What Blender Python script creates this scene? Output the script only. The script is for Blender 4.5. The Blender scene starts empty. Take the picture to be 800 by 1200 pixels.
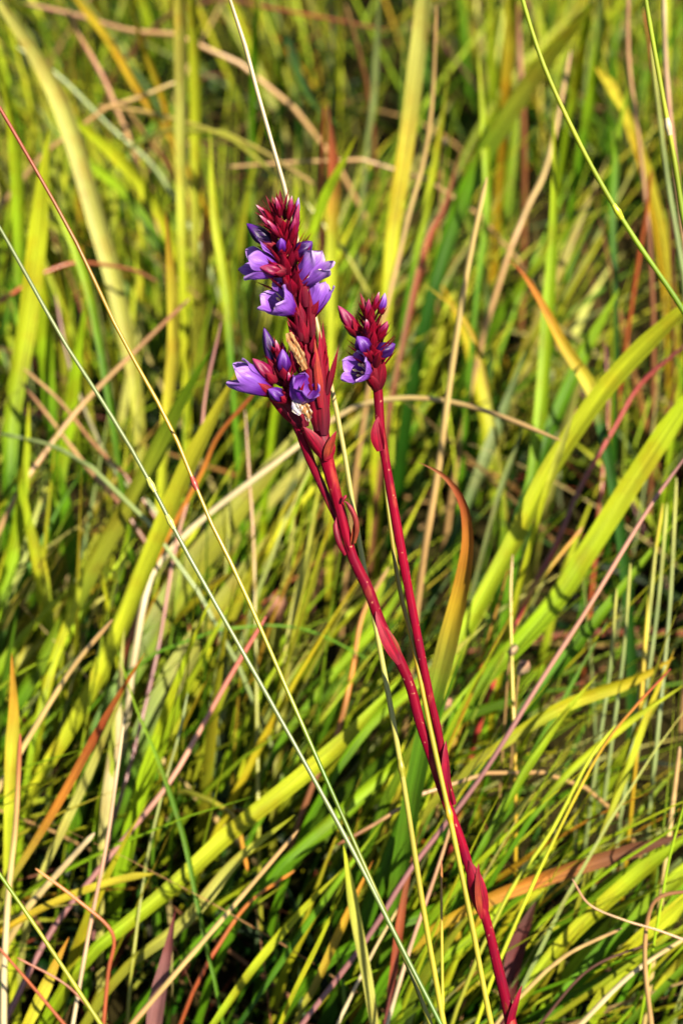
import bpy, math, random
import numpy as np
from mathutils import Vector, Matrix

# ------------------------------------------------------------------ camera
SC = bpy.context.scene
COL = SC.collection
H_CAM, PITCH, FPX = 0.75, math.radians(37), 1200 * 70 / 36.0
cam_d = bpy.data.cameras.new('camera')
cam = bpy.data.objects.new('camera', cam_d)
COL.objects.link(cam)
cam.location = (0, 0, H_CAM)
cam.rotation_euler = (math.pi / 2 - PITCH, 0, 0)
cam_d.sensor_fit = 'VERTICAL'
cam_d.sensor_height, cam_d.sensor_width, cam_d.lens = 36, 24, 70
cam_d.clip_start, cam_d.clip_end = 0.02, 200
cam_d.dof.use_dof = True
cam_d.dof.focus_distance = 0.685
cam_d.dof.aperture_fstop = 11.0
SC.camera = cam

# ------------------------------------------------------------------ light
SUN_TO = Vector((0.50, -0.58, 0.84)).normalized()      # towards the sun
elev = math.asin(SUN_TO.z)
az = math.atan2(SUN_TO.x, SUN_TO.y)
world = bpy.data.worlds.new('World')
SC.world = world
world.use_nodes = True
wn = world.node_tree.nodes
sky = wn.new('ShaderNodeTexSky')
sky.sky_type = 'NISHITA'
sky.sun_disc = False
sky.sun_elevation = elev
sky.sun_rotation = az
wn['Background'].inputs['Strength'].default_value = 0.05
world.node_tree.links.new(sky.outputs['Color'], wn['Background'].inputs['Color'])
sun_d = bpy.data.lights.new('sun', 'SUN')
sun_d.energy, sun_d.angle, sun_d.color = 5.0, math.radians(0.53), (1.0, 0.91, 0.72)
sun = bpy.data.objects.new('sun', sun_d)
COL.objects.link(sun)
sun.rotation_euler = (-SUN_TO).to_track_quat('-Z', 'Y').to_euler()
sun.location = (2, -2, 4)
SC.view_settings.view_transform = 'Standard'
SC.view_settings.look = 'None'
SC.view_settings.gamma = 1.0
SC.view_settings.exposure = 2.0
SC.view_settings.use_curve_mapping = False
SC.render.engine = 'CYCLES'
SC.cycles.use_denoising = True
SC.cycles.max_bounces = 6
SC.cycles.diffuse_bounces = 2
SC.cycles.sample_clamp_indirect = 6

# ------------------------------------------------------------------ helpers
rng = np.random.default_rng(11)
random.seed(5)
CP, SP = math.cos(PITCH), math.sin(PITCH)
CAM = np.array([0, 0, H_CAM])
FW, RT, UP = np.array([0, CP, -SP]), np.array([1.0, 0, 0]), np.array([0, SP, CP])

def lin(c):
    c = np.asarray(c, float) / 255.0
    return np.where(c <= 0.04045, c / 12.92, ((c + 0.055) / 1.055) ** 2.4)

def ray(x, y):                                   # a photo pixel (800x1200) as a direction with unit depth
    return FW + (x - 400) / FPX * RT - (y - 600) / FPX * UP

def d_ground(y):
    return H_CAM / (SP + (y - 600) / FPX * CP)

def d_plant(y):                                  # the flowering plant leans back a little
    return 0.66 + 0.075 * (y - 220) / 980.0

def at_depth(x, y, d):
    return CAM + d * ray(x, y)

def at_h(x, y, h):                               # h = 0 on the ground, 1 just behind the plant
    dg = d_ground(y)
    return at_depth(x, y, dg + h * (d_plant(y) + 0.05 - dg))

UPX = 0.685 / FPX
def PP(x, y, t=0.0):                             # point on the plant; t in pixels towards the camera
    return at_depth(x, y, d_plant(y) - t * UPX)

def catmull(P, n):
    P = np.asarray(P, float)
    if len(P) == 2:
        return P[0] + (P[1] - P[0]) * np.linspace(0, 1, n)[:, None]
    Q = np.vstack([2 * P[0] - P[1], P, 2 * P[-1] - P[-2]])
    seg = np.linalg.norm(np.diff(P, axis=0), axis=1)
    cum = np.concatenate([[0], np.cumsum(seg)])
    out = []
    for s in np.linspace(0, cum[-1], n):
        i = min(max(np.searchsorted(cum, s, 'right') - 1, 0), len(P) - 2)
        t = (s - cum[i]) / max(seg[i], 1e-9)
        a, b, c, d = Q[i], Q[i + 1], Q[i + 2], Q[i + 3]
        out.append(0.5 * (2 * b + (c - a) * t + (2 * a - 5 * b + 4 * c - d) * t * t + (3 * b - a - 3 * c + d) * t ** 3))
    return np.array(out)

def nrm(v):
    v = np.asarray(v, float)
    return v / np.maximum(np.linalg.norm(v, axis=-1, keepdims=True), 1e-9)

def make_mesh(name, V, F, mat, col=None, uv=None, smooth=True):
    me = bpy.data.meshes.new(name)
    V = np.asarray(V, np.float32)
    F = np.asarray(F, np.int32)
    k = F.shape[1]
    me.vertices.add(len(V)); me.vertices.foreach_set('co', V.ravel())
    me.loops.add(F.size); me.loops.foreach_set('vertex_index', F.ravel())
    me.polygons.add(len(F))
    me.polygons.foreach_set('loop_start', np.arange(0, F.size, k, dtype=np.int32))
    me.polygons.foreach_set('loop_total', np.full(len(F), k, np.int32))
    me.update(calc_edges=True)
    if smooth:
        me.polygons.foreach_set('use_smooth', np.ones(len(F), bool))
    if uv is not None:
        u = me.uv_layers.new(name='UVMap')
        u.data.foreach_set('uv', np.asarray(uv, np.float32)[F.ravel()].ravel())
    if col is not None:
        a = me.color_attributes.new('col', 'FLOAT_COLOR', 'POINT')
        c = np.ones((len(V), 4), np.float32); c[:, :3] = col
        a.data.foreach_set('color', c.ravel())
    if mat is not None:
        me.materials.append(mat)
    me.validate()
    return me

def link(name, me, parent=None, matrix=None, loc=None, **props):
    o = bpy.data.objects.new(name, me)
    COL.objects.link(o)
    if parent is not None:
        o.parent = parent
    if matrix is not None:
        o.matrix_local = matrix
    if loc is not None:
        o.location = loc
    for k, v in props.items():
        if v:
            o[k] = v
    return o

def grid_faces(nr, nc, closed=False, off=0):
    F = []
    for i in range(nr - 1):
        for j in range(nc if closed else nc - 1):
            j2 = (j + 1) % nc
            F.append((off + i * nc + j, off + i * nc + j2, off + (i + 1) * nc + j2, off + (i + 1) * nc + j))
    return F

# ------------------------------------------------------------------ materials
def nodes_of(name):
    m = bpy.data.materials.new(name)
    m.use_nodes = True
    nt = m.node_tree
    nt.nodes.clear()
    return m, nt, nt.nodes.new, nt.links.new

def leaf_material(name, transl=0.35, rough=0.42, spec=0.35, vein=22.0, vein_amt=0.38, spot=0.35, tint=(1.15, 1.1, 0.55), bump=0.25, noise_scale=60):
    m, nt, N, L = nodes_of(name)
    out = N('ShaderNodeOutputMaterial')
    at = N('ShaderNodeAttribute'); at.attribute_name = 'col'
    uv = N('ShaderNodeUVMap')
    sep = N('ShaderNodeSeparateXYZ'); L(uv.outputs[0], sep.inputs[0])
    # long veins: noise stretched along the blade
    mp = N('ShaderNodeMapping'); mp.inputs['Scale'].default_value = (vein, 2.2, 1)
    L(uv.outputs[0], mp.inputs[0])
    nv = N('ShaderNodeTexNoise'); nv.inputs['Scale'].default_value = 1.0; nv.inputs['Detail'].default_value = 5; nv.inputs['Roughness'].default_value = 0.62
    L(mp.outputs[0], nv.inputs['Vector'])
    mr = N('ShaderNodeMapRange'); mr.inputs[1].default_value = 0.3; mr.inputs[2].default_value = 0.7
    mr.inputs[3].default_value = 1 - vein_amt; mr.inputs[4].default_value = 1 + vein_amt
    L(nv.outputs[0], mr.inputs[0])
    # fine ribs that run the length of the blade
    mp2 = N('ShaderNodeMapping'); mp2.inputs['Scale'].default_value = (vein * 3.1, 0.8, 1); mp2.inputs['Location'].default_value = (3.3, 7.1, 0)
    L(uv.outputs[0], mp2.inputs[0])
    nv2 = N('ShaderNodeTexNoise'); nv2.inputs['Scale'].default_value = 1.0; nv2.inputs['Detail'].default_value = 2
    L(mp2.outputs[0], nv2.inputs['Vector'])
    mr2 = N('ShaderNodeMapRange'); mr2.inputs[1].default_value = 0.36; mr2.inputs[2].default_value = 0.6
    mr2.inputs[3].default_value = 1 - vein_amt * 0.9; mr2.inputs[4].default_value = 1 + vein_amt * 0.25
    L(nv2.outputs[0], mr2.inputs[0])
    pm = N('ShaderNodeMath'); pm.operation = 'MULTIPLY'
    L(mr.outputs[0], pm.inputs[0]); L(mr2.outputs[0], pm.inputs[1])
    # blotches of age
    geo = N('ShaderNodeNewGeometry')
    nb = N('ShaderNodeTexNoise'); nb.inputs['Scale'].default_value = noise_scale; nb.inputs['Detail'].default_value = 4
    L(geo.outputs['Position'], nb.inputs['Vector'])
    rb = N('ShaderNodeMapRange'); rb.inputs[1].default_value = 0.5; rb.inputs[2].default_value = 0.68
    rb.inputs[3].default_value = 0; rb.inputs[4].default_value = spot
    L(nb.outputs[0], rb.inputs[0])
    mul = N('ShaderNodeVectorMath'); mul.operation = 'SCALE'
    L(at.outputs['Color'], mul.inputs[0]); L(pm.outputs[0], mul.inputs['Scale'])
    brown = N('ShaderNodeVectorMath'); brown.operation = 'MULTIPLY'
    brown.inputs[1].default_value = (0.95, 0.66, 0.55)
    L(mul.outputs[0], brown.inputs[0])
    mx = N('ShaderNodeMix'); mx.data_type = 'VECTOR'
    L(rb.outputs[0], mx.inputs['Factor']); L(mul.outputs[0], mx.inputs['A']); L(brown.outputs[0], mx.inputs['B'])
    bs = N('ShaderNodeBsdfPrincipled')
    L(mx.outputs['Result'], bs.inputs['Base Color'])
    bs.inputs['Roughness'].default_value = rough
    bs.inputs['Specular IOR Level'].default_value = spec
    bp = N('ShaderNodeBump'); bp.inputs['Strength'].default_value = bump; bp.inputs['Distance'].default_value = 0.0004
    L(nv.outputs[0], bp.inputs['Height']); L(bp.outputs[0], bs.inputs['Normal'])
    if transl > 0:
        tr = N('ShaderNodeBsdfTranslucent')
        tv = N('ShaderNodeVectorMath'); tv.operation = 'MULTIPLY'; tv.inputs[1].default_value = tint
        L(mx.outputs['Result'], tv.inputs[0]); L(tv.outputs[0], tr.inputs['Color'])
        ms = N('ShaderNodeMixShader'); ms.inputs[0].default_value = transl
        L(bs.outputs[0], ms.inputs[1]); L(tr.outputs[0], ms.inputs[2]); L(ms.outputs[0], out.inputs[0])
    else:
        L(bs.outputs[0], out.inputs[0])
    return m

M_GRASS = leaf_material('grass_leaf', 0.30, 0.48, 0.12, vein=7, vein_amt=0.42, spot=0.6, tint=(1.25, 1.15, 0.3), bump=0.6)
M_DRY = leaf_material('dry_grass', 0.22, 0.6, 0.2, vein=14, spot=0.6, tint=(1.1, 0.95, 0.7))
M_CULM = leaf_material('grass_culm', 0.0, 0.38, 0.4, vein=9, vein_amt=0.16, spot=0.25, bump=0.15)
M_RED = leaf_material('red_stem', 0.0, 0.5, 0.12, vein=10, vein_amt=0.3, spot=0.0, bump=0.5)
M_BRACT = leaf_material('red_bract', 0.25, 0.5, 0.2, vein=7, vein_amt=0.5, spot=0.0, tint=(1.5, 0.5, 0.8), bump=0.5, noise_scale=300)
M_PETAL = leaf_material('violet_petal', 0.34, 0.45, 0.35, vein=9, vein_amt=0.2, spot=0.0, tint=(1.25, 0.85, 1.15), bump=0.4)
M_WITHER = leaf_material('withered_petal', 0.25, 0.75, 0.15, vein=6, vein_amt=0.4, spot=0.6, tint=(1.1, 0.9, 0.6), bump=1.0, noise_scale=400)
M_STAMEN = leaf_material('stamen', 0.1, 0.5, 0.3, vein=2, vein_amt=0.1, spot=0.0, tint=(1, 1, 1))

# pale flecks on the red stems
def fleck(m):
    nt = m.node_tree; N = nt.nodes.new; L = nt.links.new
    bs = next(n for n in nt.nodes if n.type == 'BSDF_PRINCIPLED')
    src = bs.inputs['Base Color'].links[0].from_socket
    geo = N('ShaderNodeNewGeometry')
    vo = N('ShaderNodeTexNoise'); vo.inputs['Scale'].default_value = 620; vo.inputs['Detail'].default_value = 1
    L(geo.outputs['Position'], vo.inputs['Vector'])
    mr = N('ShaderNodeMapRange'); mr.inputs[1].default_value = 0.70; mr.inputs[2].default_value = 0.76
    mr.inputs[3].default_value = 0; mr.inputs[4].default_value = 0.65
    L(vo.outputs[0], mr.inputs[0])
    mx = N('ShaderNodeMix'); mx.data_type = 'RGBA'
    L(mr.outputs[0], mx.inputs['Factor']); L(src, mx.inputs['A'])
    mx.inputs['B'].default_value = (0.36, 0.16, 0.08, 1)
    L(mx.outputs['Result'], bs.inputs['Base Color'])
fleck(M_RED)
def blotch(m, layers=2):
    nt = m.node_tree; N = nt.nodes.new; L = nt.links.new
    bs = next(n for n in nt.nodes if n.type == 'BSDF_PRINCIPLED')
    for scale, lo, hi, fac, colr in ((170, 0.48, 0.66, 0.6, (0.070, 0.001, 0.012, 1)), (95, 0.60, 0.72, 0.5, (0.24, 0.05, 0.02, 1)))[:layers]:
        src = bs.inputs['Base Color'].links[0].from_socket
        geo = N('ShaderNodeNewGeometry')
        mp = N('ShaderNodeMapping'); mp.inputs['Scale'].default_value = (1.6, 1, 0.45)
        L(geo.outputs['Position'], mp.inputs[0])
        no = N('ShaderNodeTexNoise'); no.inputs['Scale'].default_value = scale; no.inputs['Detail'].default_value = 5
        L(mp.outputs[0], no.inputs['Vector'])
        mr = N('ShaderNodeMapRange'); mr.inputs[1].default_value = lo; mr.inputs[2].default_value = hi
        mr.inputs[3].default_value = 0; mr.inputs[4].default_value = fac
        L(no.outputs[0], mr.inputs[0])
        mx = N('ShaderNodeMix'); mx.data_type = 'RGBA'
        L(mr.outputs[0], mx.inputs['Factor']); L(src, mx.inputs['A']); mx.inputs['B'].default_value = colr
        L(mx.outputs['Result'], bs.inputs['Base Color'])
blotch(M_RED)
blotch(M_BRACT, 1)

def soil_material():
    m, nt, N, L = nodes_of('soil')
    out = N('ShaderNodeOutputMaterial'); bs = N('ShaderNodeBsdfPrincipled')
    geo = N('ShaderNodeNewGeometry')
    n1 = N('ShaderNodeTexNoise'); n1.inputs['Scale'].default_value = 26; n1.inputs['Detail'].default_value = 8
    L(geo.outputs['Position'], n1.inputs['Vector'])
    rp = N('ShaderNodeValToRGB')
    rp.color_ramp.elements[0].position = 0.35; rp.color_ramp.elements[0].color = (0.007, 0.006, 0.002, 1)
    rp.color_ramp.elements[1].position = 0.7; rp.color_ramp.elements[1].color = (0.022, 0.017, 0.006, 1)
    L(n1.outputs[0], rp.inputs[0]); L(rp.outputs[0], bs.inputs['Base Color'])
    bs.inputs['Roughness'].default_value = 1.0; bs.inputs['Specular IOR Level'].default_value = 0.0
    bp = N('ShaderNodeBump'); bp.inputs['Distance'].default_value = 0.02
    L(n1.outputs[0], bp.inputs['Height']); L(bp.outputs[0], bs.inputs['Normal'])
    L(bs.outputs[0], out.inputs[0])
    return m

# ------------------------------------------------------------------ palette (as lit in the photo, then scaled to albedo)
KA = 0.41
PAL = dict(yg=(198, 208, 42), lime=(162, 196, 30), yel=(214, 200, 58), gold=(204, 168, 36), pale=(210, 208, 104), olive=(158, 160, 46),
           green=(98, 148, 20), dgreen=(42, 90, 12), grey=(144, 160, 96), straw=(212, 184, 116), tan=(192, 152, 98),
           brown=(140, 88, 54), orange=(212, 136, 44), rust=(172, 86, 46), red=(182, 68, 58), mauve=(150, 100, 98),
           maroon=(108, 44, 44), cream=(220, 202, 158), pink=(206, 152, 124), crimson=(176, 22, 54), umber=(92, 58, 44))
def colour(stops, n, k=KA):
    if isinstance(stops, str):
        stops = stops.split('>')
    c = np.array([lin(PAL[s]) for s in stops]) * k
    if len(c) == 1:
        return np.repeat(c, n, 0)
    t = np.linspace(0, len(c) - 1, n)
    i = np.minimum(t.astype(int), len(c) - 2)
    f = (t - i)[:, None]
    return c[i] * (1 - f) + c[i + 1] * f

# ------------------------------------------------------------------ the ground
def build_ground():
    xs = np.concatenate([[-40, -12, -4], np.linspace(-1.6, 1.6, 60), [4, 12, 40]])
    ys = np.concatenate([[-40, -10, -2], np.linspace(0, 3.2, 60), [6, 14, 60]])
    V = []
    for y in ys:
        for x in xs:
            near = abs(x) < 1.7 and -0.1 < y < 3.3
            V.append((x, y, -0.006 + (0.005 * math.sin(x * 31 + y * 17) * math.sin(y * 41 - x * 9) if near else 0)))
    me = make_mesh('ground', V, grid_faces(len(ys), len(xs)), soil_material())
    link('ground', me, kind='structure')
build_ground()

# ------------------------------------------------------------------ grass as a mass
PL_A, PL_B = PP(400, 220), PP(400, 1200)
PL_N = nrm(np.cross(nrm(PL_B - PL_A), RT))
if PL_N @ (CAM - PL_A) < 0:
    PL_N = -PL_N                                    # points to the camera's side of the plant

TUFTS = rng.uniform((-1.05, 0.40), (1.05, 2.6), (165, 2))
TUFT_LEAN = rng.normal(0, 0.35, 165)

def blade_mass(name, n, mat, length, width, phi_fn, tilt, bend, cols, label, cat, rows=8, fold=0.25, region=(-1.0, 1.0, 0.42, 2.5), margin=0.07, zoff=0.0, kcol=1.0):
    x = rng.uniform(region[0], region[1], n)
    y = region[2] + (region[3] - region[2]) * rng.random(n) ** 0.95
    # clump the roots
    cl = TUFTS
    pick = rng.integers(0, len(cl), n)
    mixed = rng.random(n) < 0.88
    x = np.where(mixed, cl[pick, 0] + rng.normal(0, 0.030, n), x)
    y = np.where(mixed, cl[pick, 1] + rng.normal(0, 0.030, n), y)
    phi = phi_fn(x, y) + np.where(mixed, TUFT_LEAN[pick] + rng.normal(0, 0.22, n), rng.normal(0, 0.4, n))
    Ln = rng.uniform(*length, n)
    th0 = rng.uniform(*tilt, n)
    bd = rng.uniform(*bend, n)
    side = rng.normal(0, 0.25, n)
    w = rng.uniform(*width, n) * 0.5
    s = np.linspace(0, 1, rows)
    def build(Ln):
        P = np.zeros((n, rows, 3)); P[:, 0, 0] = x; P[:, 0, 1] = y; P[:, 0, 2] = zoff
        for i in range(1, rows):
            ds = Ln / (rows - 1)
            th = np.minimum(th0 + bd * s[i] ** 1.4, 2.0)
            ph = phi + side * s[i]
            P[:, i, 0] = P[:, i - 1, 0] + ds * np.sin(th) * np.cos(ph)
            P[:, i, 1] = P[:, i - 1, 1] + ds * np.sin(th) * np.sin(ph)
            P[:, i, 2] = np.maximum(P[:, i - 1, 2] + ds * np.cos(th), 0.004)
        return P
    for _ in range(4):
        P = build(Ln)
        bad = (((P - PL_A) @ PL_N) > -margin).any(1)
        Ln = np.where(bad, Ln * 0.65, Ln)
    P = build(Ln)
    bad = (((P - PL_A) @ PL_N) > -margin).any(1)
    keep = ~bad & (Ln > length[0] * 0.35)
    P, w = P[keep], w[keep]
    m = len(P)
    T = np.gradient(P, axis=1); T = nrm(T)
    refd = nrm(rng.normal(0, 1, (m, 1, 3)) * np.array([1, 1, 0.5]) + np.array([0, 0.5, -0.3]))
    S = nrm(np.cross(T, np.broadcast_to(refd, T.shape)))
    Nn = np.cross(S, T)
    prof = (0.75 + 0.25 * np.sin(np.pi * np.minimum(s * 1.4, 1))) * np.clip((1 - s) * 2.6, 0.03, 1)
    W = w[:, None] * prof[None]
    V = np.stack([P - S * W[..., None] + Nn * (W * fold)[..., None], P - Nn * (W * fold * 0.4)[..., None], P + S * W[..., None] + Nn * (W * fold)[..., None]], 2)
    base = (np.arange(m) * rows * 3)[:, None, None]
    i = np.arange(rows - 1)[None, :, None] * 3
    j = np.arange(2)[None, None, :]
    a = base + i + j
    F = np.stack([a, a + 1, a + 4, a + 3], -1).reshape(-1, 4)
    keys = [c for c, k in cols for _ in range(k)]
    table = np.stack([colour(c, rows) for c in keys])
    ci = rng.integers(0, len(keys), m)
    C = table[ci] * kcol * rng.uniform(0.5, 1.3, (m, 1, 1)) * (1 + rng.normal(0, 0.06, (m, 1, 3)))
    C = np.repeat(C[:, :, None, :], 3, 2).reshape(-1, 3)
    uvu = np.broadcast_to(np.array([0, 0.5, 1.0])[None, None], (m, rows, 3)) + rng.uniform(0, 50, (m, 1, 1))
    uvv = np.broadcast_to(s[None, :, None], (m, rows, 3))
    uv = np.stack([uvu, uvv], -1).reshape(-1, 2)
    me = make_mesh(name, V.reshape(-1, 3), F, mat, np.clip(C, 0.001, 0.9), uv)
    link(name, me, kind='stuff', label=label, category=cat)

def phi_main(x, y):
    low = np.clip((1.25 - y) / 0.5, 0, 1)
    left = np.clip((-x) / 0.15, 0, 1)
    top = np.radians(95 + 35 * left - 20 * (1 - left)) + rng.normal(0, 0.5, len(x))
    bot = np.radians(38) + rng.normal(0, 0.3, len(x))
    return top * (1 - low) + bot * low
def phi_any(x, y):
    return rng.uniform(0, 2 * np.pi, len(x))

R = math.radians
blade_mass('meadow_grass', 3000, M_GRASS, (0.10, 0.24), (0.0035, 0.0095), phi_main, (R(6), R(48)), (R(0), R(60)),
           [('dgreen>green>yg', 4), ('green>yg>yg', 5), ('green>lime>yg', 3), ('olive>pale>pale', 2), ('dgreen>green>green', 3), ('green>yg>gold', 1)],
           'mass of broad green grass blades leaning behind the flower', 'grass', margin=0.085, fold=0.5)
blade_mass('slender_grass', 9000, M_GRASS, (0.10, 0.27), (0.0012, 0.0034), phi_main, (R(8), R(58)), (R(0), R(60)),
           [('dgreen>green>yg', 3), ('green>yg>yg', 5), ('olive>yg>yel', 2), ('grey>grey>pale', 2), ('green>lime>lime', 3), ('olive>gold>orange', 1)],
           'slender yellow green grass standing between the broad blades', 'grass', margin=0.07, fold=0.5)
blade_mass('fine_grass', 4600, M_GRASS, (0.08, 0.24), (0.0009, 0.0022), phi_main, (R(10), R(66)), (R(0), R(80)),
           [('dgreen>green>green', 4), ('green>yg>yg', 4), ('olive>yg>gold', 2), ('grey>grey>pale', 1), ('dgreen>dgreen>green', 3)],
           'fine thin green grass filling the gaps between the blades', 'grass')
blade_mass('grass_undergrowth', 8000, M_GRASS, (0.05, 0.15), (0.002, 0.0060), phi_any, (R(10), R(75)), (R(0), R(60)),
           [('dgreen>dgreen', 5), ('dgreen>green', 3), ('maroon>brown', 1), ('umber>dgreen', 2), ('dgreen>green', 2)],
           'short dark green undergrowth low in the grass, coloured darker for gap shade', 'grass', rows=6, kcol=0.26)  # colours scaled down to paint shade into the gaps between blades
blade_mass('dry_grass', 1900, M_DRY, (0.10, 0.26), (0.0010, 0.0036), phi_any, (R(30), R(80)), (R(0), R(40)),
           [('tan>tan', 3), ('brown>tan', 3), ('straw>straw', 2), ('rust>brown', 2), ('mauve>brown', 1), ('maroon>rust', 2), ('orange>tan', 1)],
           'dry tan and rusty grass stalks scattered through the green grass', 'dry grass', rows=7)

# ------------------------------------------------------------------ grass blades and stalks one can pick out
def px_curve(pts, h0, h1, n, depths=None):
    pts = np.asarray(pts, float)
    seg = np.linalg.norm(np.diff(pts, axis=0), axis=1)
    t = np.concatenate([[0], np.cumsum(seg)]) / seg.sum()
    if depths is not None:
        P = [at_depth(x, y, depths[0] + (depths[1] - depths[0]) * tt) for (x, y), tt in zip(pts, t)]
    else:
        P = [at_h(x, y, min(0.97, 0.18 + 0.88 * (h0 + (h1 - h0) * tt))) for (x, y), tt in zip(pts, t)]
    return np.array(P)

def to_ground(P):
    """carry the lower end of a stalk on, along its own line and then down, to its root in the soil"""
    p = P[0]; t = nrm(P[0] - P[1])
    out = []
    step = max(p[2], 0.01) / 5
    d = t.copy()
    while p[2] > -0.004 and len(out) < 40:
        d = nrm(d * 0.72 + np.array([0, 0.03, -1.0]) * 0.28)
        p = p + d * step
        out.append(p)
    return np.array(out[::-1]) if out else np.zeros((0, 3))

def ribbon(P, W, twist, fold):
    """a creased leaf blade; P root to tip, W half widths"""
    n = len(P)
    T = nrm(np.gradient(P, axis=0))
    view = nrm(CAM - P[n // 2])
    ref = np.repeat(view[None], n, 0)
    S = nrm(np.cross(T, ref)); N = np.cross(S, T)
    a = twist
    S2 = S * np.cos(a)[:, None] + N * np.sin(a)[:, None]
    N2 = -S * np.sin(a)[:, None] + N * np.cos(a)[:, None]
    us = np.array([-1, -0.5, 0, 0.5, 1.0])
    lift = fold * (np.abs(us) - 0.25)
    V = P[:, None] + S2[:, None] * (us[None, :, None] * W[:, None, None]) + N2[:, None] * (lift[None, :, None] * W[:, None, None])
    return V.reshape(-1, 3), grid_faces(n, 5), np.tile((us + 1) / 2, n)

def tube(P, Rr, k=8, cap=True):
    n = len(P)
    T = nrm(np.gradient(P, axis=0))
    ref = nrm(np.array([0.31, -0.77, 0.55]))
    S = nrm(np.cross(T, ref)); N = np.cross(S, T)
    a = np.linspace(0, 2 * np.pi, k, endpoint=False)
    V = P[:, None] + (S[:, None] * np.cos(a)[None, :, None] + N[:, None] * np.sin(a)[None, :, None]) * Rr[:, None, None]
    V = V.reshape(-1, 3)
    F = grid_faces(n, k, True)
    u = np.tile(np.linspace(0, 1, k), n)
    return V, F, u

def grass(kind, pts, w, col, label, h=(0.3, 0.6), depths=None, group=None, fold=0.55, twist=None, cat=None, name=None, tip=0.5, nodes=(), rootw=0.7):
    if kind == 'blade' and w > 12:
        w = 12 + (w - 12) * 0.72
    elif kind == 'stalk' and name is None:
        w = w * 0.82
    Pv = px_curve(pts, h[0], h[1], 0, depths)
    G = to_ground(Pv)
    n = 26
    Pc = catmull(Pv, n)
    ng = len(G)
    P = np.vstack([G, Pc]) if ng else Pc
    N = len(P)
    dep = (P - CAM) @ FW
    s = np.concatenate([np.zeros(ng), np.linspace(0, 1, n)])
    seed = random.random()
    colarr = np.vstack([np.repeat(colour(col, n)[:1], ng, 0), colour(col, n)]) if ng else colour(col, n)
    colarr = colarr * (0.72 if name == 'grass_culm' else 1.0) * (1 + 0.10 * np.sin(np.arange(N) * 0.9 + seed * 40))[:, None]
    half = 0.5 * w * dep / FPX
    if kind == 'blade':
        prof = (rootw + (1 - rootw) * np.sin(np.pi * 0.5 * np.minimum(s * 2, 1))) * np.clip(((1 - s) / tip) ** 0.8, 0.02, 1)
        tw = np.full(N, (seed - 0.5) * 0.9 - 0.2) + (random.random() - 0.5) * 1.1 * s if twist is None else np.full(N, twist[0]) + (twist[1] - twist[0]) * s
        tw = tw + 0.12 * np.sin(s * 9 + seed * 6)
        Wd = half * prof / np.maximum(np.cos(tw), 0.45)
        V, F, u = ribbon(P, Wd, tw, fold)
        k = 5
        mat = M_DRY if any(c in col for c in ('rust', 'brown', 'tan', 'maroon', 'orange', 'mauve')) else M_GRASS
    else:
        prof = np.clip(((1 - s) / 0.06) ** 0.5, 0.35, 1) * (1.08 - 0.3 * s)
        wob = 1 + 0.06 * np.sin(np.arange(N) * 1.7 + seed * 9)
        V, F, u = tube(P, half * prof * wob, 7)
        k = 7
        mat = M_CULM
    root = P[0].copy()
    v = np.repeat(np.linspace(0, 1, N), k)
    uv = np.stack([u + seed * 37, v * (np.linalg.norm(np.diff(P, axis=0), axis=1).sum() / 0.2)], 1)
    nm = name or ('grass_blade' if kind == 'blade' else 'grass_stalk')  # each blade object is one single blade of grass
    me = make_mesh(nm, V - root, F, mat, np.repeat(colarr, k, 0), uv)
    o = link(nm, me, loc=root, label=label, category=cat or ('grass blade' if kind == 'blade' else 'grass stalk'), group=group)
    for f, c in nodes:                                # swollen joints on a culm
        i = ng + int(f * (n - 1)); i = min(max(i, 1), N - 3)
        seg = catmull(P[i - 1:i + 2], 9)
        m_ = seg[4]; L_ = np.linspace(-1, 1, 9)
        d_ = nrm(P[i + 1] - P[i - 1])
        seg = m_ + d_[None] * (L_ * half[i] * 3.2)[:, None]
        Vn, Fn, un = tube(seg, half[i] * (1.02 + 0.42 * np.exp(-(L_ * 1.9) ** 2)), 8)
        link('joint', make_mesh('joint', Vn - root, Fn, M_CULM, np.repeat(colour(c, 9), 8, 0), np.stack([un, np.repeat(L_, 8)], 1)), parent=o)
    return o

def blade(*a, **k): return grass('blade', *a, **k)
def stalk(*a, **k): return grass('stalk', *a, **k)

# --- upper left
blade([(166, 575), (163, 500), (153, 415), (135, 330), (115, 260), (95, 190), (72, 122), (40, 62), (-5, -5), (-40, -60)], 25, 'olive>pale>pale', 'long pale arching blade, the longest one beside the golden blade', (0.2, 0.62), tip=0.3, rootw=0.5, twist=(0.1, 0.3))
blade([(214, 320), (213, 230), (212, 120), (211, 0), (211, -60)], 14, 'yg>pale>yel', 'pale yellow upright blade, twin of an olive one', (0.25, 0.6), tip=0.2)
blade([(229, 320), (230, 200), (229, 90), (226, -10), (225, -50)], 13, 'olive>yg>olive', 'olive upright blade beside its pale yellow twin', (0.2, 0.55), tip=0.2)
blade([(203, 165), (165, 110), (130, 52), (95, 5), (70, -30)], 9, 'gold>gold>yel', 'narrow golden blade slanting past the long pale arching blade', (0.3, 0.5), tip=0.25)
blade([(197, 140), (185, 100), (165, 45), (150, -10)], 7, 'gold>olive', 'thin yellow olive blade slanting beside the narrow golden blade', (0.3, 0.5))
stalk([(205, 232), (175, 190), (130, 150), (72, 92), (20, 55)], 7, 'grey>grey', 'thin grey green stalk crossing behind the long pale arching blade', (0.25, 0.4))
blade([(190, 258), (165, 215), (130, 178), (98, 150), (70, 120)], 18, 'yg>yg>lime', 'short wide yellow green blade under the long pale arching blade', (0.25, 0.45), tip=0.5)
blade([(188, 285), (150, 230), (112, 198), (70, 160), (40, 120)], 11, 'green>lime>grey', 'green blade lying below the short wide yellow green one', (0.2, 0.4))
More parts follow.
